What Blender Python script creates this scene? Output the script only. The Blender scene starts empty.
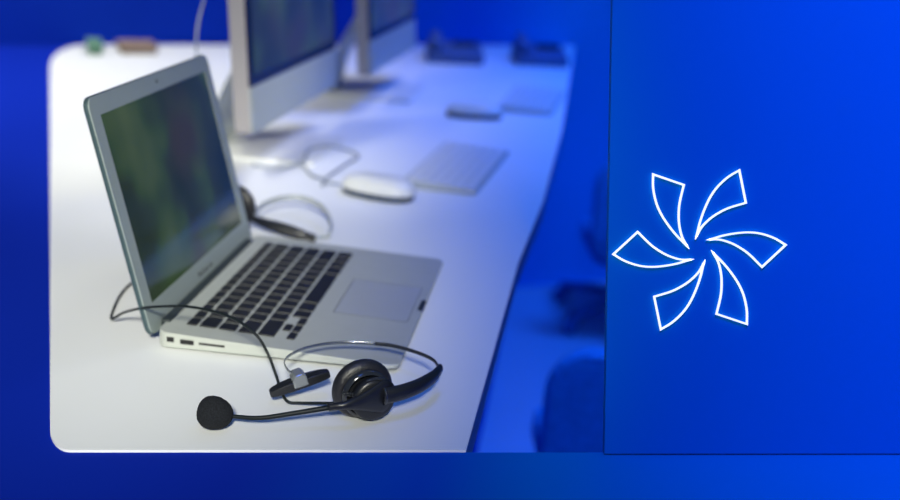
import bpy, bmesh, math, random
from mathutils import Vector, Matrix, Euler
random.seed(4)
S = bpy.context.scene
C = S.collection

# ------------------------------------------------------------------ camera
cd = bpy.data.cameras.new('camera'); cam = bpy.data.objects.new('camera', cd); C.objects.link(cam)
cam.location = (0.3555, -0.9097, 0.4051)
cam.rotation_euler = (1.26669, -0.04584, 0.18769)
cd.sensor_width = 36; cd.lens = 1118.62 / 900 * 36
cd.shift_x = 80 / 900
cd.clip_start = 0.02
cd.dof.use_dof = True; cd.dof.focus_distance = 0.875; cd.dof.aperture_fstop = 3.4
S.camera = cam

# ------------------------------------------------------------------ world, added lamps, exposure
w = bpy.data.worlds.new('world'); S.world = w; w.use_nodes = True
w.node_tree.nodes['Background'].inputs[0].default_value = (0.16, 0.45, 1.0, 1)
w.node_tree.nodes['Background'].inputs[1].default_value = 0.13
S.view_settings.view_transform = 'Standard'; S.view_settings.look = 'None'
S.view_settings.exposure = 0; S.view_settings.gamma = 1
try: S.view_settings.use_curve_mapping = False
except Exception: pass

def spot(name, loc, target, half, power, col, size=0.12):
    l = bpy.data.lights.new(name, 'SPOT'); l.energy = power; l.color = col
    l.spot_size = math.radians(half * 2); l.spot_blend = 1.0; l.shadow_soft_size = size
    o = bpy.data.objects.new(name, l); C.objects.link(o); o.location = loc
    o.rotation_euler = (Vector(target) - Vector(loc)).to_track_quat('-Z', 'Y').to_euler()
    return o
WHITE = (1.0, 0.985, 0.84); BLUE = (0.012, 0.14, 1.0)
spot('added_white_far', (0.269, 2.02, 2.63), (-1.50, 1.25, 0), 33.6, 300, WHITE, 0.6)  # added lamp: whitens the far desk, its soft cone edge starts the fade
spot('added_white_left', (-1.3, 0.2, 2.3), (-1.1, 1.15, 0), 26.5, 310, WHITE, 0.3)  # added lamp, brightens the far left and thins the monitor shadows
spot('added_white_near', (0.592, -2.502, 1.5), (-0.09, 0.203, 0), 7.95, 640, WHITE, 0.15)  # added lamp for the white near half of the desk, fading out rightwards
spot('added_white_fill', (-0.6, -0.8, 1.8), (-0.16, 0.74, 0), 9.5, 120, (1.0, 0.985, 0.90), 0.1)  # added lamp, lifts the mid desk and the monitor chins
spot('added_blue_near', (0.458, -0.807, 1.5), (1.676, 0.452, 0), 46.4, 225, BLUE, 0.2)  # added blue lamp, tints the near right desk and the sign
spot('added_blue_far', (0.267, 2.04, 2.27), (1.70, 1.91, 0), 50.6, 45, BLUE, 0.3)  # added blue lamp for the tint on the far right desk
spot('added_blue_right', (1.25, 1.7, 2.1), (1.05, 1.75, -0.8), 43, 430, BLUE, 0.4)  # added blue lamp, brightens floor and wall right of the desk
spot('added_side_fill', (1.7, 0.15, 0.62), (-0.15, 0.80, 0.25), 10, 80, (1.0, 0.99, 0.86), 0.12)  # added low lamp, lights the upright monitor and lid faces
spot('added_tree_light', (0.75, 0.9, 2.0), (1.30, 1.90, 0.45), 15, 300, (1.0, 1.0, 0.75), 0.1)  # added lamp on the trees so their mirror image shows green

# ------------------------------------------------------------------ materials
def mat(name, col, rough=0.5, metal=0.0, spec=0.5, noise=0.0, nscale=40, bump=0.0, bscale=300, emit=None, coat=0):
    m = bpy.data.materials.new(name); m.use_nodes = True
    nt = m.node_tree; b = nt.nodes['Principled BSDF']
    b.inputs['Base Color'].default_value = (*col, 1)
    b.inputs['Roughness'].default_value = rough
    b.inputs['Metallic'].default_value = metal
    b.inputs['Specular IOR Level'].default_value = spec
    b.inputs['Coat Weight'].default_value = coat
    if emit:
        b.inputs['Emission Color'].default_value = (*emit[0], 1); b.inputs['Emission Strength'].default_value = emit[1]
    tc = nt.nodes.new('ShaderNodeTexCoord')
    if noise:
        n = nt.nodes.new('ShaderNodeTexNoise'); n.inputs['Scale'].default_value = nscale; n.inputs['Detail'].default_value = 4
        r = nt.nodes.new('ShaderNodeValToRGB')
        r.color_ramp.elements[0].position = 0.3; r.color_ramp.elements[1].position = 0.7
        r.color_ramp.elements[0].color = (*[c * (1 - noise) for c in col], 1)
        r.color_ramp.elements[1].color = (*[min(1, c * (1 + noise)) for c in col], 1)
        nt.links.new(tc.outputs['Object'], n.inputs['Vector']); nt.links.new(n.outputs['Fac'], r.inputs['Fac'])
        nt.links.new(r.outputs['Color'], b.inputs['Base Color'])
    if bump:
        n = nt.nodes.new('ShaderNodeTexNoise'); n.inputs['Scale'].default_value = bscale; n.inputs['Detail'].default_value = 3
        bp = nt.nodes.new('ShaderNodeBump'); bp.inputs['Strength'].default_value = bump; bp.inputs['Distance'].default_value = 0.001
        nt.links.new(tc.outputs['Object'], n.inputs['Vector']); nt.links.new(n.outputs['Fac'], bp.inputs['Height'])
        nt.links.new(bp.outputs['Normal'], b.inputs['Normal'])
    return m

def mat_print(name, stops, x0, x1, spec=0.05, rough=0.9):
    """two-tone laminate: a printed sweep from navy to royal blue along the object's x axis"""
    m = mat(name, stops[0], rough=rough, spec=spec); nt = m.node_tree; b = nt.nodes['Principled BSDF']
    tc = nt.nodes.new('ShaderNodeTexCoord'); sp = nt.nodes.new('ShaderNodeSeparateXYZ')
    mr = nt.nodes.new('ShaderNodeMapRange'); mr.interpolation_type = 'SMOOTHSTEP'
    mr.inputs['From Min'].default_value = x0; mr.inputs['From Max'].default_value = x1
    mr.interpolation_type = 'LINEAR'
    mx = nt.nodes.new('ShaderNodeValToRGB'); e = mx.color_ramp.elements; mx.color_ramp.interpolation = 'EASE'
    e[0].position = 0.0; e[0].color = (*stops[0], 1); e[1].position = 1.0; e[1].color = (*stops[2], 1)
    k = e.new(0.5); k.color = (*stops[1], 1)
    nt.links.new(tc.outputs['Object'], sp.inputs[0]); nt.links.new(sp.outputs['X'], mr.inputs['Value'])
    nt.links.new(mr.outputs['Result'], mx.inputs[0]); nt.links.new(mx.outputs[0], b.inputs['Base Color'])
    return m

NAVY = (0.002, 0.018, 0.34); MID = (0.001, 0.12, 0.62); ROYAL = (0.02, 0.36, 0.78)
M = {}
M['desk'] = mat('white_laminate', (0.80, 0.815, 0.83), 0.42, spec=0.35, noise=0.012, nscale=5)
M['counter'] = mat_print('counter_laminate', (NAVY, (0.001, 0.055, 0.48), (0.0, 0.27, 0.56)), 0.13, 0.40)
M['wall'] = mat_print('backdrop_print', ((0.003, 0.03, 0.42), MID, ROYAL), -0.85, 0.05)
M['floor'] = mat('blue_vinyl_floor', (0.30, 0.42, 0.55), 0.8, spec=0.1, noise=0.04, nscale=2)
M['edge'] = mat('blue_edge_banding', (0.03, 0.09, 0.28), 0.5)
M['alu'] = mat('brushed_aluminium', (0.50, 0.525, 0.49), 0.42, metal=0.3, spec=0.3, noise=0.02, nscale=60, bump=0.03, bscale=900)
M['bezel'] = mat('silver_bezel', (0.36, 0.42, 0.41), 0.4, metal=0.3, noise=0.02, nscale=30)
M['lidback'] = mat('lid_back_metal', (0.05, 0.085, 0.10), 0.45, metal=0.3, noise=0.02, nscale=30)
M['pad'] = mat('trackpad_glass', (0.50, 0.53, 0.54), 0.3, metal=0.3, noise=0.01)
M['key'] = mat('black_key_plastic', (0.012, 0.013, 0.016), 0.45, spec=0.4, noise=0.2, nscale=200)
M['border'] = mat('black_glass_border', (0.006, 0.007, 0.007), 0.25, spec=0.3, noise=0.05)
M['clip'] = mat('smoky_clip_plastic', (0.22, 0.24, 0.26), 0.15, metal=0.3, spec=0.8, noise=0.05)
M['leaf'] = mat('leaf_green', (0.10, 0.22, 0.05), 0.5, noise=0.5, nscale=6)
M['bark'] = mat('bark_brown', (0.10, 0.065, 0.04), 0.8, noise=0.3)
M['added_pot'] = mat('added_pot_grey_clay', (0.25, 0.24, 0.22), 0.7, noise=0.1)
M['legend'] = mat('key_legend', (0.25, 0.26, 0.27), 0.6)
M['port'] = mat('port_dark', (0.004, 0.004, 0.005), 0.6)
M['hinge'] = mat('hinge_plastic', (0.02, 0.028, 0.032), 0.5, noise=0.1)
M['black'] = mat('black_plastic', (0.010, 0.011, 0.014), 0.36, spec=0.5, noise=0.15, nscale=120, bump=0.04, bscale=1500)
M['gloss'] = mat('glossy_black_plastic', (0.02, 0.022, 0.026), 0.12, spec=0.8, noise=0.1)
M['leather'] = mat('black_ear_leather', (0.012, 0.012, 0.015), 0.38, spec=0.55, noise=0.25, nscale=300, bump=0.5, bscale=700)
M['foam'] = mat('foam_black', (0.012, 0.014, 0.018), 0.95, spec=0.25, noise=0.5, nscale=900, bump=1.0, bscale=1400)
M['steel'] = mat('polished_steel_band', (0.32, 0.34, 0.35), 0.22, metal=0.9, noise=0.03)
M['darksteel'] = mat('dark_steel_band', (0.06, 0.065, 0.075), 0.28, metal=0.7, noise=0.05)
M['cable'] = mat('black_cable_rubber', (0.006, 0.010, 0.012), 0.5, spec=0.25, noise=0.1)
M['greyband'] = mat('grey_band_plastic', (0.36, 0.39, 0.41), 0.45, noise=0.03)
M['whitep'] = mat('white_plastic', (0.72, 0.73, 0.72), 0.35, noise=0.01)
M['mousebase'] = mat('mouse_base_plastic', (0.03, 0.05, 0.09), 0.4, noise=0.05)
M['chin'] = mat('monitor_aluminium', (0.42, 0.46, 0.45), 0.5, metal=0.2, noise=0.02)
M['side'] = mat('monitor_side_metal', (0.36, 0.34, 0.35), 0.5, metal=0.2, noise=0.02)
M['greycable'] = mat('grey_cable_rubber', (0.26, 0.29, 0.33), 0.5, noise=0.04)
M['chair'] = mat('blue_chair_fabric', (0.05, 0.30, 0.56), 0.9, spec=0.1, noise=0.12, nscale=90, bump=0.3, bscale=400)
M['chairbase'] = mat('blue_chair_plastic', (0.03, 0.15, 0.36), 0.6, spec=0.2, noise=0.1)
M['phone'] = mat('dark_phone_plastic', (0.07, 0.12, 0.26), 0.5, noise=0.1)
M['box_g'] = mat('green_card', (0.10, 0.22, 0.15), 0.8, noise=0.05)
M['box_b'] = mat('brown_card', (0.24, 0.17, 0.13), 0.8, noise=0.05)
M['outline_glow'] = mat('white_line_added_glow', (0.9, 0.9, 0.9), 0.5, emit=((1, 1, 1), 0.95))  # glow added to keep the emblem white under the blue lamps

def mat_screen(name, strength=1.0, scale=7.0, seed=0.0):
    """glossy screen glass with a soft reflection of foliage painted in as emission"""
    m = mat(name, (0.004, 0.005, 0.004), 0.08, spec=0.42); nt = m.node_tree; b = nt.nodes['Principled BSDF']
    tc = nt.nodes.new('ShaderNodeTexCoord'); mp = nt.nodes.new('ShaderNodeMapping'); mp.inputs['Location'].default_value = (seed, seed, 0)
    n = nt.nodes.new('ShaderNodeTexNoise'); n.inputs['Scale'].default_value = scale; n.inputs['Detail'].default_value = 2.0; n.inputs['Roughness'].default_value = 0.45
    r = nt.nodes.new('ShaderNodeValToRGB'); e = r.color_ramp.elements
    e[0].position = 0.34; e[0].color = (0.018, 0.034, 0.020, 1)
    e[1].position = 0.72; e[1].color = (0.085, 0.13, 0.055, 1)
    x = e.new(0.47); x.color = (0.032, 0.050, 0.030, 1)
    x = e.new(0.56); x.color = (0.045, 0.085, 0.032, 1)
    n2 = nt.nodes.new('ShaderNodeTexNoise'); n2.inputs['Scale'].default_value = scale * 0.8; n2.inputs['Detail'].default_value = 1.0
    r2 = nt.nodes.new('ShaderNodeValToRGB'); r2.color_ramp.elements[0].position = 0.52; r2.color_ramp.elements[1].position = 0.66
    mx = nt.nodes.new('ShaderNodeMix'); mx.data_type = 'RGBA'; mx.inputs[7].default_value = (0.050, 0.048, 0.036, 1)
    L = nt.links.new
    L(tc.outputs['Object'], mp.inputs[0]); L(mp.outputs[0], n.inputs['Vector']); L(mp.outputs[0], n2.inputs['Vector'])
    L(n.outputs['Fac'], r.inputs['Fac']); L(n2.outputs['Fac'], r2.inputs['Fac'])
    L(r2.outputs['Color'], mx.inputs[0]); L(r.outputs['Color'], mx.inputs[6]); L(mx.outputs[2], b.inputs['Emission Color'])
    b.inputs['Emission Strength'].default_value = strength  # emission stands in for mirrored greenery
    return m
M['screen'] = mat_screen('laptop_painted_reflection', 0.62, 9.0, 0.3)
M['screen2'] = mat_screen('monitor_painted_reflection', 0.6, 6.0, 1.7)

def mat_acrylic():
    m = mat('blue_acrylic', (0.0, 0.24, 0.60), 0.6, spec=0.05); nt = m.node_tree; b = nt.nodes['Principled BSDF']
    t = nt.nodes.new('ShaderNodeBsdfTransparent'); mx = nt.nodes.new('ShaderNodeMixShader'); mx.inputs[0].default_value = 0.10
    nt.links.new(b.outputs[0], mx.inputs[1]); nt.links.new(t.outputs[0], mx.inputs[2])
    nt.links.new(mx.outputs[0], nt.nodes['Material Output'].inputs['Surface'])
    return m
M['acrylic'] = mat_acrylic()

# ------------------------------------------------------------------ mesh helpers
def link(name, me, m, parent=None, loc=None, rot=None):
    o = bpy.data.objects.new(name, me); C.objects.link(o)
    if m is not None and not me.materials: me.materials.append(m)
    if parent: o.parent = parent
    if loc is not None: o.location = loc
    if rot is not None: o.rotation_euler = rot
    return o
def obj(name, bm, m, parent=None, smooth=False, loc=None, rot=None, bevel=0, seg=2, sub=0):
    bmesh.ops.recalc_face_normals(bm, faces=bm.faces[:])
    me = bpy.data.meshes.new(name); bm.to_mesh(me); bm.free()
    if smooth:
        for p in me.polygons: p.use_smooth = True
    o = link(name, me, m, parent, loc, rot)
    if bevel:
        b = o.modifiers.new('bevel', 'BEVEL'); b.width = bevel; b.segments = seg; b.limit_method = 'ANGLE'; b.angle_limit = math.radians(40)
    if sub:
        s = o.modifiers.new('sub', 'SUBSURF'); s.levels = sub; s.render_levels = sub
    return o
def box(bm, x0, x1, y0, y1, z0, z1):
    v = [bm.verts.new((x, y, z)) for z in (z0, z1) for x, y in ((x0, y0), (x1, y0), (x1, y1), (x0, y1))]
    for f in ((3, 2, 1, 0), (4, 5, 6, 7), (0, 1, 5, 4), (1, 2, 6, 5), (2, 3, 7, 6), (3, 0, 4, 7)): bm.faces.new([v[i] for i in f])
def prism(bm, pts, z0, z1, mtx=None):
    """pts: 2d outline; z0/z1 number or function of (x, y)"""
    f0 = z0 if callable(z0) else (lambda x, y: z0); f1 = z1 if callable(z1) else (lambda x, y: z1)
    a = [Vector((x, y, f0(x, y))) for x, y in pts]; b = [Vector((x, y, f1(x, y))) for x, y in pts]
    if mtx: a = [mtx @ v for v in a]; b = [mtx @ v for v in b]
    a = [bm.verts.new(v) for v in a]; b = [bm.verts.new(v) for v in b]
    bm.faces.new(a[::-1]); bm.faces.new(b)
    for i in range(len(a)):
        j = (i + 1) % len(a); bm.faces.new((a[i], a[j], b[j], b[i]))
def rrect(x0, x1, y0, y1, r, n=6):
    out = []
    for cx, cy, a in ((x1 - r, y1 - r, 0), (x0 + r, y1 - r, 90), (x0 + r, y0 + r, 180), (x1 - r, y0 + r, 270)):
        for k in range(n + 1):
            t = math.radians(a + 90 * k / n); out.append((cx + r * math.cos(t), cy + r * math.sin(t)))
    return out
def catmull(P, n=8, closed=False):
    P = [Vector(p) for p in P]; out = []
    N = len(P); rng = range(N if closed else N - 1)
    g = (lambda i: P[i % N]) if closed else (lambda i: P[i] if 0 <= i < N else (2 * P[0] - P[1] if i < 0 else 2 * P[-1] - P[-2]))
    for i in rng:
        a, b, c, d = g(i - 1), g(i), g(i + 1), g(i + 2)
        for k in range(n):
            t = k / n
            out.append(0.5 * ((2 * b) + (c - a) * t + (2 * a - 5 * b + 4 * c - d) * t * t + (3 * b - a - 3 * c + d) * t ** 3))
    if not closed: out.append(P[-1].copy())
    return out
def tube(bm, path, r, sides=10, closed=False, flat=None):
    """sweep; r number or function of 0..1; flat=(across, up) makes a strip section with up = world z"""
    N = len(path); rings = []; up = Vector((0, 0, 1)); prev = None
    for i, p in enumerate(path):
        a = path[i - 1] if (i or closed) else p; b = path[(i + 1) % N] if (i < N - 1 or closed) else p
        t = (b - a).normalized()
        if flat: n = t.cross(up).normalized(); bn = n.cross(t).normalized()
        else:
            if prev is None: n = t.cross(up if abs(t.z) < .9 else Vector((1, 0, 0))).normalized()
            else: n = (prev - t * prev.dot(t)).normalized()
            prev = n; bn = t.cross(n)
        s = i / max(1, N - 1); rr = r(s) if callable(r) else r
        ra, rb = (rr * flat[0], rr * flat[1]) if flat else (rr, rr)
        rings.append([bm.verts.new(p + n * ra * math.cos(2 * math.pi * k / sides) + bn * rb * math.sin(2 * math.pi * k / sides)) for k in range(sides)])
    for i in range(N if closed else N - 1):
        A, B = rings[i], rings[(i + 1) % N]
        for k in range(sides): bm.faces.new((A[k], A[(k + 1) % sides], B[(k + 1) % sides], B[k]))
    if not closed: bm.faces.new(rings[0][::-1]); bm.faces.new(rings[-1])
def lathe(bm, prof, sides=40, mtx=None):
    """prof: (radius, height) list round local z"""
    rings = []
    for r, h in prof:
        if r < 1e-6: v = Vector((0, 0, h)); rings.append([bm.verts.new(mtx @ v if mtx else v)])
        else:
            ring = []
            for k in range(sides):
                a = 2 * math.pi * k / sides; v = Vector((r * math.cos(a), r * math.sin(a), h))
                ring.append(bm.verts.new(mtx @ v if mtx else v))
            rings.append(ring)
    for A, B in zip(rings, rings[1:]):
        for k in range(sides):
            l = (k + 1) % sides
            if len(A) == 1: bm.faces.new((A[0], B[k], B[l]))
            elif len(B) == 1: bm.faces.new((A[k], A[l], B[0]))
            else: bm.faces.new((A[k], A[l], B[l], B[k]))
def tag(o, label=None, cat=None, group=None, kind=None):
    for k, v in (('label', label), ('category', cat), ('group', group), ('kind', kind)):
        if v: o[k] = v
    return o
def empty(name, loc=(0, 0, 0), rot=(0, 0, 0)):
    o = bpy.data.objects.new(name, None); C.objects.link(o); o.location = loc; o.rotation_euler = rot; o.empty_display_size = 0.05
    return o
def bent(o, bw): o.modifiers.new('b', 'BEVEL').width = bw

FLOOR = -0.80
# ------------------------------------------------------------------ the setting
bm = bmesh.new(); box(bm, -4, 6, -2.5, 7, FLOOR - 0.05, FLOOR); tag(obj('floor', bm, M['floor']), kind='structure')
# backdrop wall along the far end of the desk row
wd = Vector((1.3559, 0.8189, 0)).normalized(); wn = Vector((-wd.y, wd.x, 0))
bm = bmesh.new()
a = math.atan2(wd.y, wd.x)
w0 = Vector((0.3457, 2.6765, 0)) + wn * 0.012
box(bm, -5, 6, 0, 0.08, FLOOR, 2.6)
wall = tag(obj('wall_back', bm, M['wall'], loc=(w0.x, w0.y, 0), rot=(0, 0, a)), kind='structure')

# ------------------------------------------------------------------ blue counter the desk is let into
ctr = empty('service_counter', (0, 0, FLOOR))
tag(ctr, 'low blue laminate counter running in front of and left of the white desk', 'counter')
bl = (-0.0035, -0.2083); fr = (0.301, -0.1223)
tl = (-1.0102, 1.8576); tr = (0.3457, 2.6765)
far_r = (1.7, 0.2732)     # the counter's far edge carries on to the right of the desk
bm = bmesh.new()
outline = [(-0.5, -0.62), (1.55, -0.30), far_r, (fr[0] + 0.004, fr[1] + 0.001), (fr[0] - 0.02, fr[1] - 0.004), (0.315, 1.2403), (0.32, 2.655), (w0.x - 6e-3, w0.y - 0.006),
           (w0.x - wd.x * 3.2, w0.y - wd.y * 3.2 - 0.004), (-2.6, -0.4)]
prism(bm, outline, FLOOR + 0.77, FLOOR + 0.7978)
ct = obj('countertop', bm, M['counter'], ctr); ct.location = (0, 0, 0)
bm = bmesh.new()
prism(bm, [(-0.46, -0.58), (1.50, -0.27), (1.6, 0.22), (0.28, -0.15), (0.22, 0.9), (0.22, 2.56), (-2.3, 1.04), (-2.5, -0.38)], 0.0, FLOOR + 0.77)
# parts are in the empty's own frame: its origin is on the floor
for o_ in (ct,):
    for v in o_.data.vertices: v.co.z -= FLOOR
body = obj('cabinet_body', bm, M['counter'], ctr)
for v in body.data.vertices:
    v.co.z = 0.0 if v.co.z > -0.02 and False else v.co.z
zs = sorted({round(v.co.z, 4) for v in body.data.vertices})
for v in body.data.vertices: v.co.z = 0.0 if v.co.z > -0.015 else 0.77
for v in ct.data.vertices: pass

# ------------------------------------------------------------------ white desk
desk = empty('office_desk', (0, 0, 0))
tag(desk, 'long white laminate desk top with rounded corners under the open laptop and headset', 'desk')
def corner(p, q, c, n=10):
    """quadratic sweep p -> q round the corner c"""
    out = []
    for k in range(n + 1):
        t = k / n; ang = t * math.pi / 2
        # elliptical arc in the skewed frame of the corner
        u = 1 - math.sin(ang); v = 1 - math.cos(ang)
        out.append((c[0] + (p[0] - c[0]) * u + (q[0] - c[0]) * v, c[1] + (p[1] - c[1]) * u + (q[1] - c[1]) * v))
    return out
pts = corner((-0.0181, -0.1782), (0.0107, -0.2043), bl) + [fr, (0.311, 0.375), (0.3285, 0.686), (0.341, 1.2403), tr] + corner((-0.93, 1.9059), (-0.848, 1.5249), tl)
bm = bmesh.new(); prism(bm, pts, -0.0022, 0.0)
obj('desktop', bm, M['desk'], desk)
bm = bmesh.new()
side = [fr, (0.311, 0.375), (0.3285, 0.686), (0.341, 1.2403), tr]
prism(bm, [(x + 0.0004, y) for x, y in side] + [(x - 0.012, y) for x, y in side[::-1]], -0.030, -0.0024)
eb = obj('edge_banding', bm, M['edge'], desk); eb['label'] = 'dark blue edge strip along the right side'

# ------------------------------------------------------------------ laptop
lap = empty('laptop', (0, 0, 0))
tag(lap, 'open silver laptop with black keys and a dark green reflecting screen', 'laptop')
bm = bmesh.new()
prof = rrect(0.0, 0.227, 0.0, 0.325, 0.011, 6)
topz = lambda x, y: 0.0170 - 0.0070 * max(0, x) / 0.227
botz = lambda x, y: 0.0018 + 0.0046 * (max(0, x) / 0.227)
prism(bm, prof, botz, topz)
base = obj('base', bm, M['alu'], lap, bevel=0.0012, seg=3)
slope = -0.0070 / 0.227
def on_top(x, h=0.0): return 0.0170 + slope * x + h
# keyboard
U = 0.2765 / 14.5; KY0 = 0.0235
key_cache = {}
def key_mesh(w_, d_):
    k = (round(w_, 5), round(d_, 5))
    if k not in key_cache:
        b = bmesh.new(); h = 0.0011
        A = rrect(-d_ / 2, d_ / 2, -w_ / 2, w_ / 2, 0.0014, 2); B_ = rrect(-d_ / 2 + .0005, d_ / 2 - .0005, -w_ / 2 + .0005, w_ / 2 - .0005, 0.0011, 2)
        lo = [b.verts.new((x, y, 0)) for x, y in A]; hi = [b.verts.new((x, y, h)) for x, y in B_]
        b.faces.new(hi)
        for i in range(len(lo)):
            j = (i + 1) % len(lo); b.faces.new((lo[i], lo[j], hi[j], hi[i]))
        bmesh.ops.recalc_face_normals(b, faces=b.faces[:])
        me = bpy.data.meshes.new('key'); b.to_mesh(me); b.free(); me.materials.append(M['key']); key_cache[k] = me
    return key_cache[k]
GAP = 0.0026
def key(xc, yc, w_, d_):
    o = bpy.data.objects.new('key', key_mesh(w_ - GAP, d_ - GAP)); C.objects.link(o); o.parent = base
    o.location = (xc, yc, on_top(xc, 0.0001)); o.rotation_euler = (0, -math.atan(slope), 0)
rows = [(0.0125, [14.5 / 14] * 14), (0.0188, [1.5] + [1] * 13), (0.0188, [1] * 13 + [1.5]), (0.0188, [1.75] + [1] * 11 + [1.75]),
        (0.0188, [2.25] + [1] * 10 + [2.25])]
x = 0.0190
for d_, ws in rows:
    y = KY0
    for w_ in ws:
        key(x + d_ / 2, y + w_ * U / 2, w_ * U, d_); y += w_ * U
    x += d_
d_ = 0.0188; y = KY0
key(x + d_ * 0.75, y + U / 2, U, d_ / 2 + 0.0012)
key(x + d_ * 0.27, y + 1.5 * U, U, d_ / 2 + 0.001); key(x + d_ * 0.76, y + 1.5 * U, U, d_ / 2 + 0.001)
key(x + d_ * 0.75, y + 2.5 * U, U, d_ / 2 + 0.0012)
y += 3 * U
for w_ in (1, 1.25, 5, 1.25, 1, 1, 1):
    key(x + d_ / 2, y + w_ * U / 2, w_ * U, d_); y += w_ * U
# trackpad with its groove
bm = bmesh.new(); prism(bm, rrect(0.1425, 0.2175, 0.1095, 0.2155, 0.003, 3), lambda x, y: on_top(x, -0.0002), lambda x, y: on_top(x, 0.00004))
obj('trackpad_groove', bm, M['hinge'], base)
bm = bmesh.new(); prism(bm, rrect(0.1433, 0.2170, 0.1102, 0.2148, 0.0028, 3), lambda x, y: on_top(x, -0.0001), lambda x, y: on_top(x, 0.00012))
obj('trackpad', bm, M['pad'], base)
# ports on the near side
for (nm, x0, x1, z0, z1) in (('power_port', 0.0105, 0.0175, 0.0080, 0.0128), ('usb_port', 0.0235, 0.0365, 0.0072, 0.0118), ('card_slot', 0.0415, 0.0660, 0.0086, 0.0106)):
    bm = bmesh.new(); box(bm, x0, x1, -0.0004, 0.004, z0, z1); obj(nm, bm, M['port'], base)
bm = bmesh.new(); box(bm, 0.222, 0.2274, 0.147, 0.178, 0.0085, 0.0104); obj('lid_notch', bm, M['hinge'], base)
for fx in (0.02, 0.2):
    for fy in (0.025, 0.30):
        bm = bmesh.new(); lathe(bm, [(0, 0), (0.006, 0), (0.0065, 0.001), (0.0065, 0.0062), (0, 0.0062)], 16)
        obj('rubber_foot', bm, M['hinge'], base, loc=(fx, fy, 0))
bm = bmesh.new(); prism(bm, rrect(-0.0045, 0.0045, 0.024, 0.301, 0.003, 3), 0.006, 0.0188); obj('hinge', bm, M['hinge'], lap, bevel=0.001)
# lid, in its own frame: local x = across (world y), local y = up the lid, local z = out of the screen
tilt = math.radians(14.93)
lid = empty('lid'); lid.parent = lap
mx = Matrix(((0, -math.sin(tilt), math.cos(tilt), -0.004), (1, 0, 0, 0), (0, math.cos(tilt), math.sin(tilt), 0.0100), (0, 0, 0, 1)))
lid.matrix_local = mx
bpy.data.objects.remove(lid)
bm = bmesh.new(); prism(bm, rrect(0, 0.325, 0.0, 0.2255, 0.011, 6), -0.0052, -0.0006)
lid = obj('lid', bm, M['lidback'], lap, bevel=0.0012, seg=3); lid.matrix_local = mx; lid['label'] = 'grey-blue metal lid shell standing open'
# bezel as a ring round the display
def ring(bm, outer, inner, z0, z1):
    n = len(outer)
    vo0 = [bm.verts.new((x, y, z0)) for x, y in outer]; vi0 = [bm.verts.new((x, y, z0)) for x, y in inner]
    vo1 = [bm.verts.new((x, y, z1)) for x, y in outer]; vi1 = [bm.verts.new((x, y, z1)) for x, y in inner]
    for i in range(n):
        j = (i + 1) % n
        bm.faces.new((vo1[i], vo1[j], vi1[j], vi1[i])); bm.faces.new((vo0[j], vo0[i], vi0[i], vi0[j]))
        bm.faces.new((vo0[i], vo0[j], vo1[j], vo1[i])); bm.faces.new((vi0[j], vi0[i], vi1[i], vi1[j]))
bm = bmesh.new(); ring(bm, rrect(0.0008, 0.3242, 0.0008, 0.2247, 0.0105, 6), rrect(0.0192, 0.3058, 0.0275, 0.2072, 0.0006, 6), -0.0008, 0.0003)
obj('bezel', bm, M['bezel'], lid)
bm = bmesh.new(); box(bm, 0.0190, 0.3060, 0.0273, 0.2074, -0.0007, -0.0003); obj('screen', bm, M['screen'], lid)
bm = bmesh.new(); lathe(bm, [(0, 0.0003), (0.0016, 0.0003), (0.0016, 0.0006), (0, 0.0006)], 14); obj('webcam', bm, M['port'], lid, loc=(0.1625, 0.2165, 0))
fc = bpy.data.curves.new('t', 'FONT'); fc.body = 'MacBook Air'; fc.size = 0.0085; fc.align_x = 'CENTER'; fc.align_y = 'CENTER'; fc.extrude = 0.0001
to = bpy.data.objects.new('t', fc); C.objects.link(to)
me = bpy.data.meshes.new_from_object(to); bpy.data.objects.remove(to)
link('lettering', me, M['legend'], lid, loc=(0.1625, 0.0150, 0.0005)); me.materials.clear(); me.materials.append(mat('lettering_grey', (0.08, 0.09, 0.095), 0.5))

# ------------------------------------------------------------------ headset in front
hs = empty('headset', (0.214, -0.105, 0))
tag(hs, 'black single-ear headset with foam microphone lying in front of the laptop', 'headset')
HO = Vector((0.214, -0.105, 0))
def loc_(L, O): return [Vector(p) - O for p in L]
axis = Vector((0.50, -0.83, -0.02)).normalized()        # out of the shell, towards the lens and right
cc = Vector((0.2147, -0.0945, 0.0250)) - HO
q = axis.to_track_quat('Z', 'Y').to_matrix().to_4x4()
CM = Matrix.Translation(cc) @ q @ Matrix.Scale(0.92, 4)
bm = bmesh.new()
# cushion: fat ring with a flat back
prof = []
for k in range(25):
    a = 2 * math.pi * k / 24; prof.append((0.0195 + 0.0085 * math.cos(a), -0.009 + 0.0075 * math.sin(a)))
lathe(bm, prof, 48, CM); obj('ear_cushion', bm, M['leather'], hs, smooth=True)
bm = bmesh.new(); lathe(bm, [(0, -0.011), (0.0165, -0.011), (0.0165, -0.006), (0, -0.006)], 40, CM); obj('speaker_mesh', bm, M['foam'], hs, smooth=False)
bm = bmesh.new(); lathe(bm, [(0, -0.004), (0.0205, -0.004), (0.0222, -0.001), (0.0222, 0.004), (0.0205, 0.0055), (0.0195, 0.0060)], 48, CM)
obj('ring_frame', bm, M['gloss'], hs, smooth=True, bevel=0)
SM = CM @ Matrix.Translation((0.004, -0.002, 0.003))
bm = bmesh.new(); lathe(bm, [(0, 0.0), (0.0185, 0.0), (0.0198, 0.002), (0.0198, 0.0075), (0.0186, 0.0098), (0.0165, 0.0108), (0.0, 0.0122)], 48, SM)
shell = obj('ear_shell', bm, M['black'], hs, smooth=True)
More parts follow.
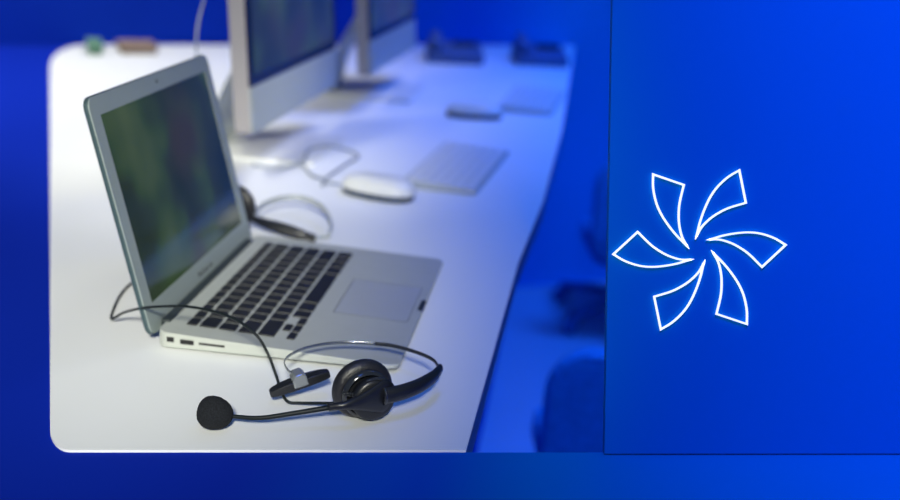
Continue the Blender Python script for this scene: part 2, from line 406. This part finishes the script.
# teardrop arm raised on the shell, running down to the boom
bo = loc_([(0.1166, -0.141, 0.0125), (0.1399, -0.1404, 0.014), (0.1665, -0.1345, 0.019), (0.1922, -0.1275, 0.024), (0.2036, -0.1255, 0.0265)], HO)
tip = SM @ Vector((0.006, 0.004, 0.0115))
arm_path = catmull([bo[3] + Vector((-0.001, 0, 0)), bo[4], bo[4].lerp(tip, 0.5) + axis * 0.0012, tip], 8)
def armr(s): return 0.0031 + 0.0118 * max(0.0, (s - 0.30) / 0.70) ** 1.35
n_ = len(arm_path); bm = bmesh.new(); rings = []
for i, p in enumerate(arm_path):
    a0 = arm_path[max(0, i - 1)]; b0 = arm_path[min(n_ - 1, i + 1)]; t = (b0 - a0).normalized()
    sidev = t.cross(axis).normalized(); rr = armr(i / (n_ - 1)); th = 0.0030
    rings.append([bm.verts.new(p + sidev * rr * math.cos(2 * math.pi * k / 14) + axis * th * math.sin(2 * math.pi * k / 14)) for k in range(14)])
end = arm_path[-1]; t = (arm_path[-1] - arm_path[-2]).normalized(); sidev = t.cross(axis).normalized()
for f_, g_ in ((0.006, 0.9), (0.0105, 0.6), (0.0125, 0.25)):
    rings.append([bm.verts.new(end + t * f_ + sidev * armr(1) * g_ * math.cos(2 * math.pi * k / 14) + axis * 0.0028 * g_ * math.sin(2 * math.pi * k / 14)) for k in range(14)])
for A, B in zip(rings, rings[1:]):
    for k in range(14): bm.faces.new((A[k], A[(k + 1) % 14], B[(k + 1) % 14], B[k]))
bm.faces.new(rings[0][::-1]); bm.faces.new(rings[-1])
obj('boom_arm', bm, M['black'], hs, smooth=True)
bm = bmesh.new(); tube(bm, catmull(bo[:4], 10), lambda s: 0.0016 + 0.0006 * s, 12); obj('microphone_boom', bm, M['cable'], hs, smooth=True)
# foam windscreen, a slightly pear-shaped ball
fdir = Vector((0.80, 0.10, -0.12)).normalized()
FM = Matrix.Translation(Vector((0.1045, -0.1440, 0.0150)) - HO) @ fdir.to_track_quat('Z', 'Y').to_matrix().to_4x4()
prof = []
for k in range(21):
    a = math.pi * k / 20; z = -0.0142 * math.cos(a); r = 0.0127 * math.sin(a) ** 0.86 * (1.03 - 0.14 * (z / 0.015))
    prof.append((max(0, r), z))
bm = bmesh.new(); lathe(bm, prof, 40, FM)
for v in bm.verts:
    v.co += Vector((random.uniform(-1, 1), random.uniform(-1, 1), random.uniform(-1, 1))) * 0.00022
obj('foam_windscreen', bm, M['foam'], hs, smooth=True)
# strain relief coil on the boom joint
bm = bmesh.new(); c0 = SM @ Vector((-0.012, 0.001, 0.0)); 
hel = []
ca = Vector((0.1985, -0.109, 0.0285)) - HO; cb = Vector((0.2085, -0.108, 0.0285)) - HO
dd = (cb - ca); e1 = dd.cross(Vector((0, 0, 1))).normalized(); e2 = Vector((0, 0, 1))
for k in range(61):
    s = k / 60; an = s * 2 * math.pi * 6; hel.append(ca + dd * s + (e1 * math.cos(an) + e2 * math.sin(an)) * 0.0017)
tube(bm, hel, 0.00055, 6); obj('strain_relief', bm, M['gloss'], hs, smooth=True)
# yoke hook over the shell
hk = [SM @ Vector((0.0200 * math.cos(a), 0.0200 * math.sin(a), 0.0085)) for a in [math.radians(d) for d in range(-5, 116, 10)]]
bm = bmesh.new(); tube(bm, hk, 0.0015, 10); obj('yoke', bm, M['gloss'], hs, smooth=True)
# thick arm of the headband
ap = catmull(loc_([(0.2305, -0.103, 0.0280), (0.243, -0.0940, 0.0285), (0.2560, -0.0785, 0.0295), (0.2650, -0.0580, 0.0300), (0.2680, -0.0400, 0.0300)], HO), 10)
bm = bmesh.new(); tube(bm, ap, lambda s: 0.0072 - 0.0010 * s - 0.0016 * max(0, (s - .6) / .4), 16, flat=(0.62, 1.0)); obj('band_arm', bm, M['black'], hs, smooth=True)
bm = bmesh.new(); tube(bm, ap[:2], 0.0080, 16, flat=(0.75, 1.0)); obj('arm_collar', bm, M['gloss'], hs, smooth=True)
bp_ = catmull(loc_([(0.2684, -0.0440, 0.030), (0.2600, -0.0233, 0.030), (0.2419, -0.0075, 0.029), (0.2181, 0.002, 0.0285), (0.1911, 0.001, 0.028), (0.1698, -0.0056, 0.028), (0.1507, -0.0211, 0.028), (0.1396, -0.041, 0.028), (0.1378, -0.0598, 0.028), (0.1447, -0.0745, 0.0275), (0.152, -0.0800, 0.0265)], HO), 10)
n1 = len(bp_) // 2
bm = bmesh.new(); tube(bm, bp_[:int(len(bp_) * .36)], 0.0018, 10, flat=(0.5, 1.0)); obj('headband_sleeve', bm, M['darksteel'], hs, smooth=True)
bm = bmesh.new(); tube(bm, bp_[int(len(bp_) * .10):], 0.0015, 10, flat=(0.33, 1.0)); obj('headband', bm, M['steel'], hs, smooth=True)
# temple pad
pa = Vector((0.1345, -0.0905, 0.0135)) - HO; pb = Vector((0.1775, -0.0680, 0.0275)) - HO
pc = (pa + pb) / 2; pt = (pb - pa).normalized(); L_ = (pb - pa).length
pu = Vector((0, 0, 1)); pu = (pu - pt * pu.dot(pt)).normalized(); ps = pt.cross(pu)
PM = Matrix.Translation(pc) @ Matrix((pt, ps, pu)).transposed().to_4x4()
bm = bmesh.new()
top = []
for k in range(33):
    a = 2 * math.pi * k / 33; cx = math.copysign(abs(math.cos(a)) ** 0.5, math.cos(a)); sy = math.copysign(abs(math.sin(a)) ** 0.5, math.sin(a))
    top.append((cx * L_ * 0.52, sy * (0.0065 - 0.0012 * abs(cx))))
prism(bm, top, lambda x, y: -0.0045 - 0.0002 * 0, lambda x, y: 0.0016 + 0.0022 * (1 - (x / (L_ * .52)) ** 2), PM)
obj('temple_pad', bm, M['black'], hs, smooth=False, bevel=0.0012, seg=3)
bm = bmesh.new()
sec = [(-0.0060, -0.002), (-0.0060, 0.0055), (-0.0030, 0.0095), (0.0035, 0.0095), (0.0062, 0.0060), (0.0062, -0.002)]
CMm = PM @ Matrix(((1, 0, 0, 0.0), (0, 0, 1, 0), (0, 1, 0, 0), (0, 0, 0, 1)))
prism(bm, sec, -0.0072, 0.0072, CMm); obj('pad_clip', bm, M['clip'], hs, bevel=0.001, seg=3)
# cable, looping over the near corner of the laptop and behind its lid
cab = catmull(loc_([(0.2042, -0.1010, 0.020), (0.190, -0.0930, 0.012), (0.1744, -0.0860, 0.0065), (0.1575, -0.0840, 0.0035), (0.148, -0.0850, 0.0040), (0.1405, -0.0790, 0.0100), (0.1335, -0.0703, 0.020), (0.1231, -0.0610, 0.035), (0.1114, -0.0588, 0.050), (0.0855, -0.0469, 0.058), (0.0424, -0.0266, 0.055), (-0.0044, -0.0064, 0.042), (-0.0425, 0.0290, 0.020), (-0.0650, 0.0500, 0.0030), (-0.0760, 0.0820, 0.0022), (-0.0855, 0.1249, 0.0022), (-0.0871, 0.1611, 0.0022), (-0.080, 0.2176, 0.0022), (-0.070, 0.27, 0.0022)], HO), 8)
bm = bmesh.new(); tube(bm, cab, 0.00125, 10); obj('cable', bm, M['cable'], hs, smooth=True)

# ------------------------------------------------------------------ second headset behind the laptop
O2 = Vector((0.02, 0.42, 0))
h2 = empty('headset', O2); tag(h2, 'blurred grey headset band with black arm lying behind the laptop', 'headset')
bm = bmesh.new(); tube(bm, catmull(loc_([(-0.0229, 0.3950, 0.020), (-0.0236, 0.4345, 0.022), (-0.011, 0.4763, 0.022), (0.0126, 0.4907, 0.022), (0.0453, 0.4678, 0.020), (0.0700, 0.421, 0.015), (0.0760, 0.3880, 0.006)], O2), 10), 0.0042, 10, flat=(0.5, 1.0)); obj('headband', bm, M['greyband'], h2, smooth=True)
bm = bmesh.new(); tube(bm, catmull(loc_([(-0.027, 0.392, 0.018), (-0.006, 0.3825, 0.0150), (0.016, 0.378, 0.012), (0.036, 0.3755, 0.0085), (0.050, 0.3745, 0.0065), (0.062, 0.373, 0.0045)], O2), 8), lambda s: 0.0034 + 0.0050 * math.sin(math.pi * min(1, s * 1.25) * 0.8) - 0.0014 * s, 14); obj('band_arm', bm, M['black'], h2, smooth=True)
bm = bmesh.new(); tube(bm, catmull(loc_([(0.060, 0.3735, 0.0045), (0.070, 0.3850, 0.0045), (0.077, 0.3890, 0.0045)], O2), 6), 0.0020, 10); obj('joint', bm, M['greyband'], h2, smooth=True)
CM2 = Matrix.Translation(Vector((-0.047, 0.402, 0.029)) - O2) @ Vector((0.3, 0.95, 0.1)).to_track_quat('Z', 'Y').to_matrix().to_4x4()
prof = [(0.019 + 0.0085 * math.cos(2 * math.pi * k / 20), 0.0075 * math.sin(2 * math.pi * k / 20)) for k in range(21)]
bm = bmesh.new(); lathe(bm, prof, 36, CM2); obj('ear_cushion', bm, M['leather'], h2, smooth=True)
bm = bmesh.new(); lathe(bm, [(0, -0.012), (0.017, -0.012), (0.020, -0.009), (0.020, 0.003), (0, 0.003)], 36, CM2); obj('ear_shell', bm, M['black'], h2, smooth=True)

# ------------------------------------------------------------------ mice
def mouse(loc, rz, label, s=1.0):
    t = empty('computer_mouse', loc, (0, 0, rz)); tag(t, label, 'mouse', None)
    def dome(bm, L, W, z0, H, e=2.4):
        n, m_ = 32, 8; rings = []
        for j in range(m_ + 1):
            f = j / m_; sc = math.cos(f * math.pi / 2) ** 0.55 if j < m_ else 0; h = math.sin(f * math.pi / 2)
            ring = []
            for k in range(n):
                a = 2 * math.pi * k / n
                x = math.copysign(abs(math.cos(a)) ** (2 / e), math.cos(a)) * L * sc; y = math.copysign(abs(math.sin(a)) ** (2 / e), math.sin(a)) * W * sc
                ring.append(bm.verts.new((x, y, z0 + H * h)) if j < m_ else None)
            rings.append(ring if j < m_ else [bm.verts.new((0, 0, z0 + H))])
        for A, B in zip(rings, rings[1:]):
            for k in range(n):
                l = (k + 1) % n
                if len(B) == 1: bm.faces.new((A[k], A[l], B[0]))
                else: bm.faces.new((A[k], A[l], B[l], B[k]))
        bm.faces.new(rings[0][::-1])
    bm = bmesh.new(); prism(bm, [(math.copysign(abs(math.cos(a)) ** .83, math.cos(a)) * 0.055 * s, math.copysign(abs(math.sin(a)) ** .83, math.sin(a)) * 0.029 * s) for a in [2 * math.pi * k / 32 for k in range(32)]], 0.0, 0.0105 * s)
    b = obj('base', bm, M['mousebase'], t, bevel=0.002); b['label'] = 'dark blue-black underside'
    bm = bmesh.new(); dome(bm, 0.0575 * s, 0.031 * s, 0.0095 * s, 0.0215 * s); o = obj('top_shell', bm, M['whitep'], t, smooth=True); o['label'] = 'smooth white domed cover'
    return t
mouse((0.0950, 0.622, 0), math.radians(-19), 'white mouse with dark base, nearest one behind the laptop palm rest')
mouse((0.166, 1.30, 0), math.radians(5), 'far blue-lit mouse between the two rows of keyboards')

# ------------------------------------------------------------------ keyboards
def keyboard(x0, y0, rz, label):
    t = empty('keyboard', (x0, y0, 0), (0, 0, rz)); tag(t, label, 'keyboard', None)
    W, L = 0.112, 0.31
    bm = bmesh.new(); prism(bm, rrect(0, W, 0, L, 0.006, 4), lambda x, y: 0.0005, lambda x, y: 0.011 - 0.045 * max(0, x)); obj('case', bm, M['chin'], t, bevel=0.0008)
    bm = bmesh.new()
    for r in range(6):
        for k in range(14):
            xa = 0.005 + r * 0.0172; ya = 0.006 + k * 0.0214
            z = 0.011 - 0.045 * (xa + .008)
            box(bm, xa, xa + 0.0148, ya, ya + 0.0186, z - .0005, z + 0.0022)
    o = obj('keycaps', bm, M['whitep'], t); o['kind'] = 'stuff'
    return t
keyboard(0.120, 0.682, math.radians(-5), 'slim keyboard on the desk right of the nearest white mouse')
keyboard(0.205, 1.385, math.radians(-4), 'far blue-lit keyboard near the right edge, behind the far mouse')

# ------------------------------------------------------------------ all-in-one monitors
def monitor(loc, rz, label, W=0.50, H=0.40):
    t = empty('desktop_computer', loc, (0, 0, rz)); tag(t, label, 'computer', None)
    # frame: local y runs along the screen, x out of it
    lean = math.radians(4); z0 = 0.073
    P_ = Matrix(((0, -math.sin(lean), math.cos(lean), 0), (1, 0, 0, 0), (0, math.cos(lean), math.sin(lean), z0), (0, 0, 0, 1)))
    bm = bmesh.new(); prism(bm, rrect(0, W, 0, H, 0.008, 4), -0.026, -0.001); b = obj('body', bm, M['side'], t, bevel=0.002); b.matrix_local = P_
    bm = bmesh.new(); prism(bm, rrect(0.001, W - .001, 0.001, 0.068, 0.005, 3), -0.002, 0.0006); c = obj('chin_panel', bm, M['chin'], t); c.matrix_local = P_
    bm = bmesh.new(); prism(bm, rrect(0.001, W - .001, 0.0685, H - .001, 0.004, 3), -0.002, 0.0004); c = obj('glass_border', bm, M['border'], t); c.matrix_local = P_
    bm = bmesh.new(); box(bm, 0.022, W - 0.022, 0.083, H - 0.022, 0.0, 0.0008); c = obj('screen', bm, M['screen2'], t); c.matrix_local = P_
    bm = bmesh.new(); prism(bm, rrect(-0.14, 0.055, W / 2 - 0.105, W / 2 + 0.105, 0.006, 3), 0.0, 0.006); obj('stand_foot', bm, M['whitep'], t, bevel=0.001)
    bm = bmesh.new(); tube(bm, catmull([(-0.135, W / 2, 0.006), (-0.125, W / 2, 0.06), (-0.095, W / 2, 0.13), (-0.055, W / 2, 0.20), (-0.035, W / 2, 0.24)], 6), 0.006, 12, flat=(13.0, 1.0))
    obj('stand_neck', bm, M['chin'], t)
    return t
monitor((-0.092, 0.6176, 0), math.radians(-1.8), 'silver all-in-one computer nearest behind the laptop lid, dark green screen')
monitor((-0.040, 1.255, 0), math.radians(-1.8), 'second silver all-in-one computer, farther along the desk behind the first')

# ------------------------------------------------------------------ cables on the desk
O3 = Vector((0.0, 0.75, 0))
t = empty('cable', O3); tag(t, 'blurred grey cable looped on the desk between monitor foot and white mouse', 'cable')
bm = bmesh.new(); tube(bm, catmull(loc_([(-0.1243, 0.7294, 0.003), (-0.0775, 0.7238, 0.003), (-0.050, 0.7600, 0.010), (-0.060, 0.835, 0.010), (-0.0336, 0.8797, 0.010), (0.018, 0.8605, 0.003), (0.0128, 0.7817, 0.003), (0.0051, 0.6744, 0.003), (0.030, 0.6560, 0.003), (0.042, 0.6600, 0.004)], O3), 10), 0.0022, 8); obj('mouse_lead', bm, M['greycable'], t, smooth=True)
bm = bmesh.new(); tube(bm, catmull(loc_([(-0.047, 0.7450, 0.0065), (-0.0205, 0.6978, 0.003), (0.0051, 0.6650, 0.0055), (0.0090, 0.6400, 0.003)], O3), 10), 0.0022, 8); obj('loose_lead', bm, M['greycable'], t, smooth=True)
O4 = Vector((-0.2, 0.55, 0)); t = empty('cable', O4); tag(t, 'thin dark lead hanging down behind the top corner of the laptop lid', 'cable')
bm = bmesh.new(); tube(bm, catmull(loc_([(-0.150, 0.700, 0.40), (-0.165, 0.66, 0.30), (-0.175, 0.62, 0.22), (-0.170, 0.60, 0.14), (-0.19, 0.57, 0.06), (-0.2, 0.55, 0.003), (-0.25, 0.6, 0.0022)], O4), 8), 0.0018, 8); obj('lead', bm, M['greycable'], t, smooth=True)

# ------------------------------------------------------------------ far end of the desk
def phone(loc, rz, w_, label):
    t = empty('desk_phone', loc, (0, 0, rz)); tag(t, label, 'phone', None)
    bm = bmesh.new(); prism(bm, rrect(-w_ / 2, w_ / 2, -0.08, 0.08, 0.012, 3), lambda x, y: 0.0, lambda x, y: 0.024 + 0.19 * max(0, y + 0.02)); obj('body', bm, M['phone'], t, bevel=0.003)
    bm = bmesh.new(); tube(bm, catmull([(-w_ / 2 + .02, -0.055, 0.040), (-w_ / 2 + .022, -0.02, 0.046), (-w_ / 2 + .025, 0.04, 0.055), (-w_ / 2 + .025, 0.075, 0.060)], 6), 0.014, 10, flat=(1.2, 0.8)); obj('handset', bm, M['phone'], t, smooth=True)
    bm = bmesh.new(); box(bm, -0.005, w_ / 2 - .015, 0.02, 0.07, 0.028, 0.047); obj('display', bm, M['gloss'], t)
phone((0.030, 2.12, 0), math.radians(10), 0.15, 'left one of two dark desk phones at the far end of the desk')
phone((0.255, 2.19, 0), math.radians(10), 0.14, 'right one of two dark desk phones, at the far right corner')
def carton(name, loc, rz, d, m, label, cat):
    t = empty(name, loc, (0, 0, rz)); tag(t, label, cat)
    bm = bmesh.new(); box(bm, -d[0] / 2, d[0] / 2, -d[1] / 2, d[1] / 2, 0, d[2]); obj('carton', bm, m, t, bevel=0.003)
    bm = bmesh.new(); box(bm, -d[0] / 2 - .002, d[0] / 2 + .002, -d[1] / 2 - .002, d[1] / 2 + .002, d[2] + 0.0003, d[2] + 0.014); obj('carton_lid', bm, m, t, bevel=0.002)
carton('storage_box', (-0.860, 1.80, 0), 0.45, (0.035, 0.14, 0.012), M['box_g'], 'flat green card box at the far left corner of the desk', 'box')
carton('storage_box', (-0.770, 1.86, 0), 0.5, (0.09, 0.12, 0.008), M['box_b'], 'low brown card box beside the green one, far left corner', 'box')

# ------------------------------------------------------------------ chairs on the floor right of the desk
def chair(loc, rz, w_, top, label):
    t = empty('office_chair', (loc[0], loc[1], FLOOR), (0, 0, rz)); tag(t, label, 'chair', None)
    h = top - FLOOR
    seat_h = h - 0.27
    bm = bmesh.new()
    n, m_ = 12, 8; g0, g1 = [], []
    for layer, off in ((g0, 0.0), (g1, 0.035)):
        pts2 = rrect(-w_ / 2, w_ / 2, 0, 0.30, 0.075, 6)
        for x, z in pts2: layer.append(bm.verts.new((x, -0.16 + off + 0.10 * (x / w_) ** 2 * -1.0 + 0.03, h - 0.30 + z)))
    bm.faces.new(g0[::-1]); bm.faces.new(g1)
    for i in range(len(g0)): bm.faces.new((g0[i], g0[(i + 1) % len(g0)], g1[(i + 1) % len(g0)], g1[i]))
    obj('backrest', bm, M['chair'], t, bevel=0.012, seg=3)
    bm = bmesh.new(); prism(bm, rrect(-w_ / 2 + 0.03, w_ / 2 - 0.03, -0.10, 0.26, 0.06, 5), seat_h - 0.06, seat_h); obj('seat', bm, M['chair'], t, bevel=0.015, seg=3)
    bm = bmesh.new(); tube(bm, [Vector((0, 0.07, 0.07)), Vector((0, 0.07, seat_h - 0.062))], 0.022, 14); obj('gas_column', bm, M['chairbase'], t, smooth=True)
    bm = bmesh.new(); tube(bm, catmull([(0, 0.03, seat_h - 0.075), (0, -0.10, seat_h - 0.075), (0, -0.165, seat_h - 0.03), (0, -0.175, seat_h + 0.06)], 6), 0.012, 8, flat=(2, 1)); obj('back_bracket', bm, M['chairbase'], t)
    for k in range(5):
        a = 2 * math.pi * k / 5; d = Vector((math.cos(a), math.sin(a), 0)); c = Vector((0, 0.07, 0))
        bm = bmesh.new(); tube(bm, [c + Vector((0, 0, 0.085)) + d * 0.02, c + d * 0.14 + Vector((0, 0, 0.075)), c + d * 0.24 + Vector((0, 0, 0.055))], 0.014, 10)
        lg = obj('base_arm', bm, M['chairbase'], t, smooth=True)
        bm = bmesh.new(); cm = Matrix.Translation(c + d * 0.24 + Vector((0, 0, 0.025))) @ Matrix.Rotation(a, 4, 'Z') @ Matrix.Rotation(math.pi / 2, 4, 'X')
        lathe(bm, [(0, -0.012), (0.022, -0.012), (0.025, -0.008), (0.025, 0.008), (0.022, 0.012), (0, 0.012)], 16, cm); obj('caster', bm, M['chairbase'], lg, smooth=True)
chair((0.512, 0.98, 0), math.radians(8), 0.35, -0.285, 'nearest blue office chair with rounded back, right of the desk edge')
chair((0.70, 1.55, 0), math.radians(8), 0.36, -0.25, 'middle blue office chair, partly behind the pinwheel sign')
chair((0.60, 2.35, 0), math.radians(8), 0.36, -0.25, 'farthest blue office chair, close to the back wall')

# ------------------------------------------------------------------ acrylic sign with the pinwheel mark, standing on the counter
yaw = math.atan2(0.272, 0.962); lean = 0.3038
sg = empty('counter_sign', (0.4075, -0.0978, -0.0022), (0, 0, yaw))
tag(sg, 'blue acrylic sign panel with white outline pinwheel emblem, standing on the counter', 'sign')
SL = Matrix.Rotation(-lean, 4, 'X')      # leans back
SW, SH = 0.30, 0.385
bm = bmesh.new(); box(bm, 0, SW, 0, 0.005, 0.0015, SH); p_ = obj('panel', bm, M['acrylic'], sg); p_.matrix_local = SL
for fx in (0.10, 0.24):
    bm = bmesh.new(); prism(bm, [(0.010, 0.0), (0.012, 0.0), (0.115, 0.0), (0.030, 0.12), (0.0385, 0.12)][:3] + [(0.0445, 0.12)], -0.0025, 0.0025, Matrix(((0, 0, 1, fx), (1, 0, 0, 0), (0, 1, 0, 0), (0, 0, 0, 1))))
    obj('prop', bm, M['acrylic'], sg)
bm = bmesh.new()
# one petal (upper left), then five turns of sixty degrees
outer = [(-48.5, 73.5), (-48.3, 60), (-45.2, 46.0), (-40, 34.5), (-32.5, 23.5), (-24, 13.5), (-16, 5.8), (-12.8, 2.6)]
inner = [(-12.8, 2.6), (-18.2, 11.5), (-21.2, 22), (-22.2, 33), (-21.3, 46), (-17.2, 63.5)]
em = None
for k in range(6):
    bm = bmesh.new(); r_ = Matrix.Rotation(math.radians(60 * k), 2)
    px = 0.876 / 1118.62
    def P2(L): return [Vector((*(r_ @ Vector(q_) * px), 0)) for q_ in L]
    A = catmull(P2(outer), 6); B = catmull(P2(inner), 6)
    loop = [(v.x, v.y) for v in A[:-1] + B]
    # flat ribbon following the closed outline, raised off the panel
    Vp = [Vector(v) for v in loop]; n_ = len(Vp); hw = 0.9 * px; ro, ri = [], []
    for i, v in enumerate(Vp):
        t1 = (v - Vp[i - 1]).normalized(); t2 = (Vp[(i + 1) % n_] - v).normalized()
        nn = Vector((-t1.y - t2.y, t1.x + t2.x)); nn.normalize()
        ml = min(3.2, 1 / max(0.2, nn.dot(Vector((-t1.y, t1.x)))))
        ro.append(tuple(v + nn * hw * ml)); ri.append(tuple(v - nn * hw * ml))
    ring(bm, ro, ri, 0.0, 0.0012)
    o = obj('pinwheel_petal', bm, M['outline_glow'], sg)
    EM = SL @ Matrix.Translation((0.0738, -0.0013, 0.1628)) @ Matrix.Scale(1.02, 4) @ Matrix.Rotation(math.pi / 2, 4, 'X') @ Matrix.Rotation(0.010, 4, 'Z')
    o.matrix_local = EM; o['label'] = 'white outline with added glow'

# ------------------------------------------------------------------ potted trees, added behind the sign for the dark screens to mirror
def tree(loc, h, seed, label):
    rnd = random.Random(seed)
    t = empty('added_tree', (loc[0], loc[1], FLOOR)); tag(t, label, 'plant')
    bm = bmesh.new(); lathe(bm, [(0, 0), (0.12, 0), (0.16, 0.26), (0.17, 0.28), (0.15, 0.28), (0.145, 0.24), (0, 0.24)], 28); obj('added_pot', bm, M['added_pot'], t, smooth=True)
    bm = bmesh.new(); tube(bm, catmull([(0, 0, 0.2), (0.02, 0.01, 0.6), (-0.02, 0, 1.0), (0.01, 0.01, h * .85)], 6), lambda s: 0.022 - 0.014 * s, 10)
    obj('added_trunk', bm, M['bark'], t, smooth=True)
    bm = bmesh.new()
    for i in range(900):
        a = rnd.uniform(0, 6.283); z = rnd.uniform(0.55, h); r_ = 0.30 * math.sqrt(rnd.random()) * (1 - 0.5 * ((z - h * .65) / (h * .5)) ** 2)
        c = Vector((math.cos(a) * r_, math.sin(a) * r_, z)); d = Vector((rnd.uniform(-1, 1), rnd.uniform(-1, 1), rnd.uniform(-.6, .5))).normalized()
        e = d.cross(Vector((rnd.uniform(-1, 1), rnd.uniform(-1, 1), 1))).normalized(); n = d.cross(e); L = rnd.uniform(0.05, 0.09)
        v = [bm.verts.new(c), bm.verts.new(c + d * L * .5 + e * L * .25), bm.verts.new(c + d * L + n * L * -.1), bm.verts.new(c + d * L * .5 - e * L * .25)]
        bm.faces.new((v[0], v[1], v[2])); bm.faces.new((v[0], v[2], v[3]))
    f = obj('foliage', bm, M['leaf'], t); f['kind'] = 'stuff'
tree((1.16, 1.85), 1.70, 1, 'green potted tree added behind the sign for screen reflections, nearest the chairs')
tree((1.50, 2.35), 1.85, 2, 'green potted tree added behind the sign for the screens to mirror, farthest right by the back wall')
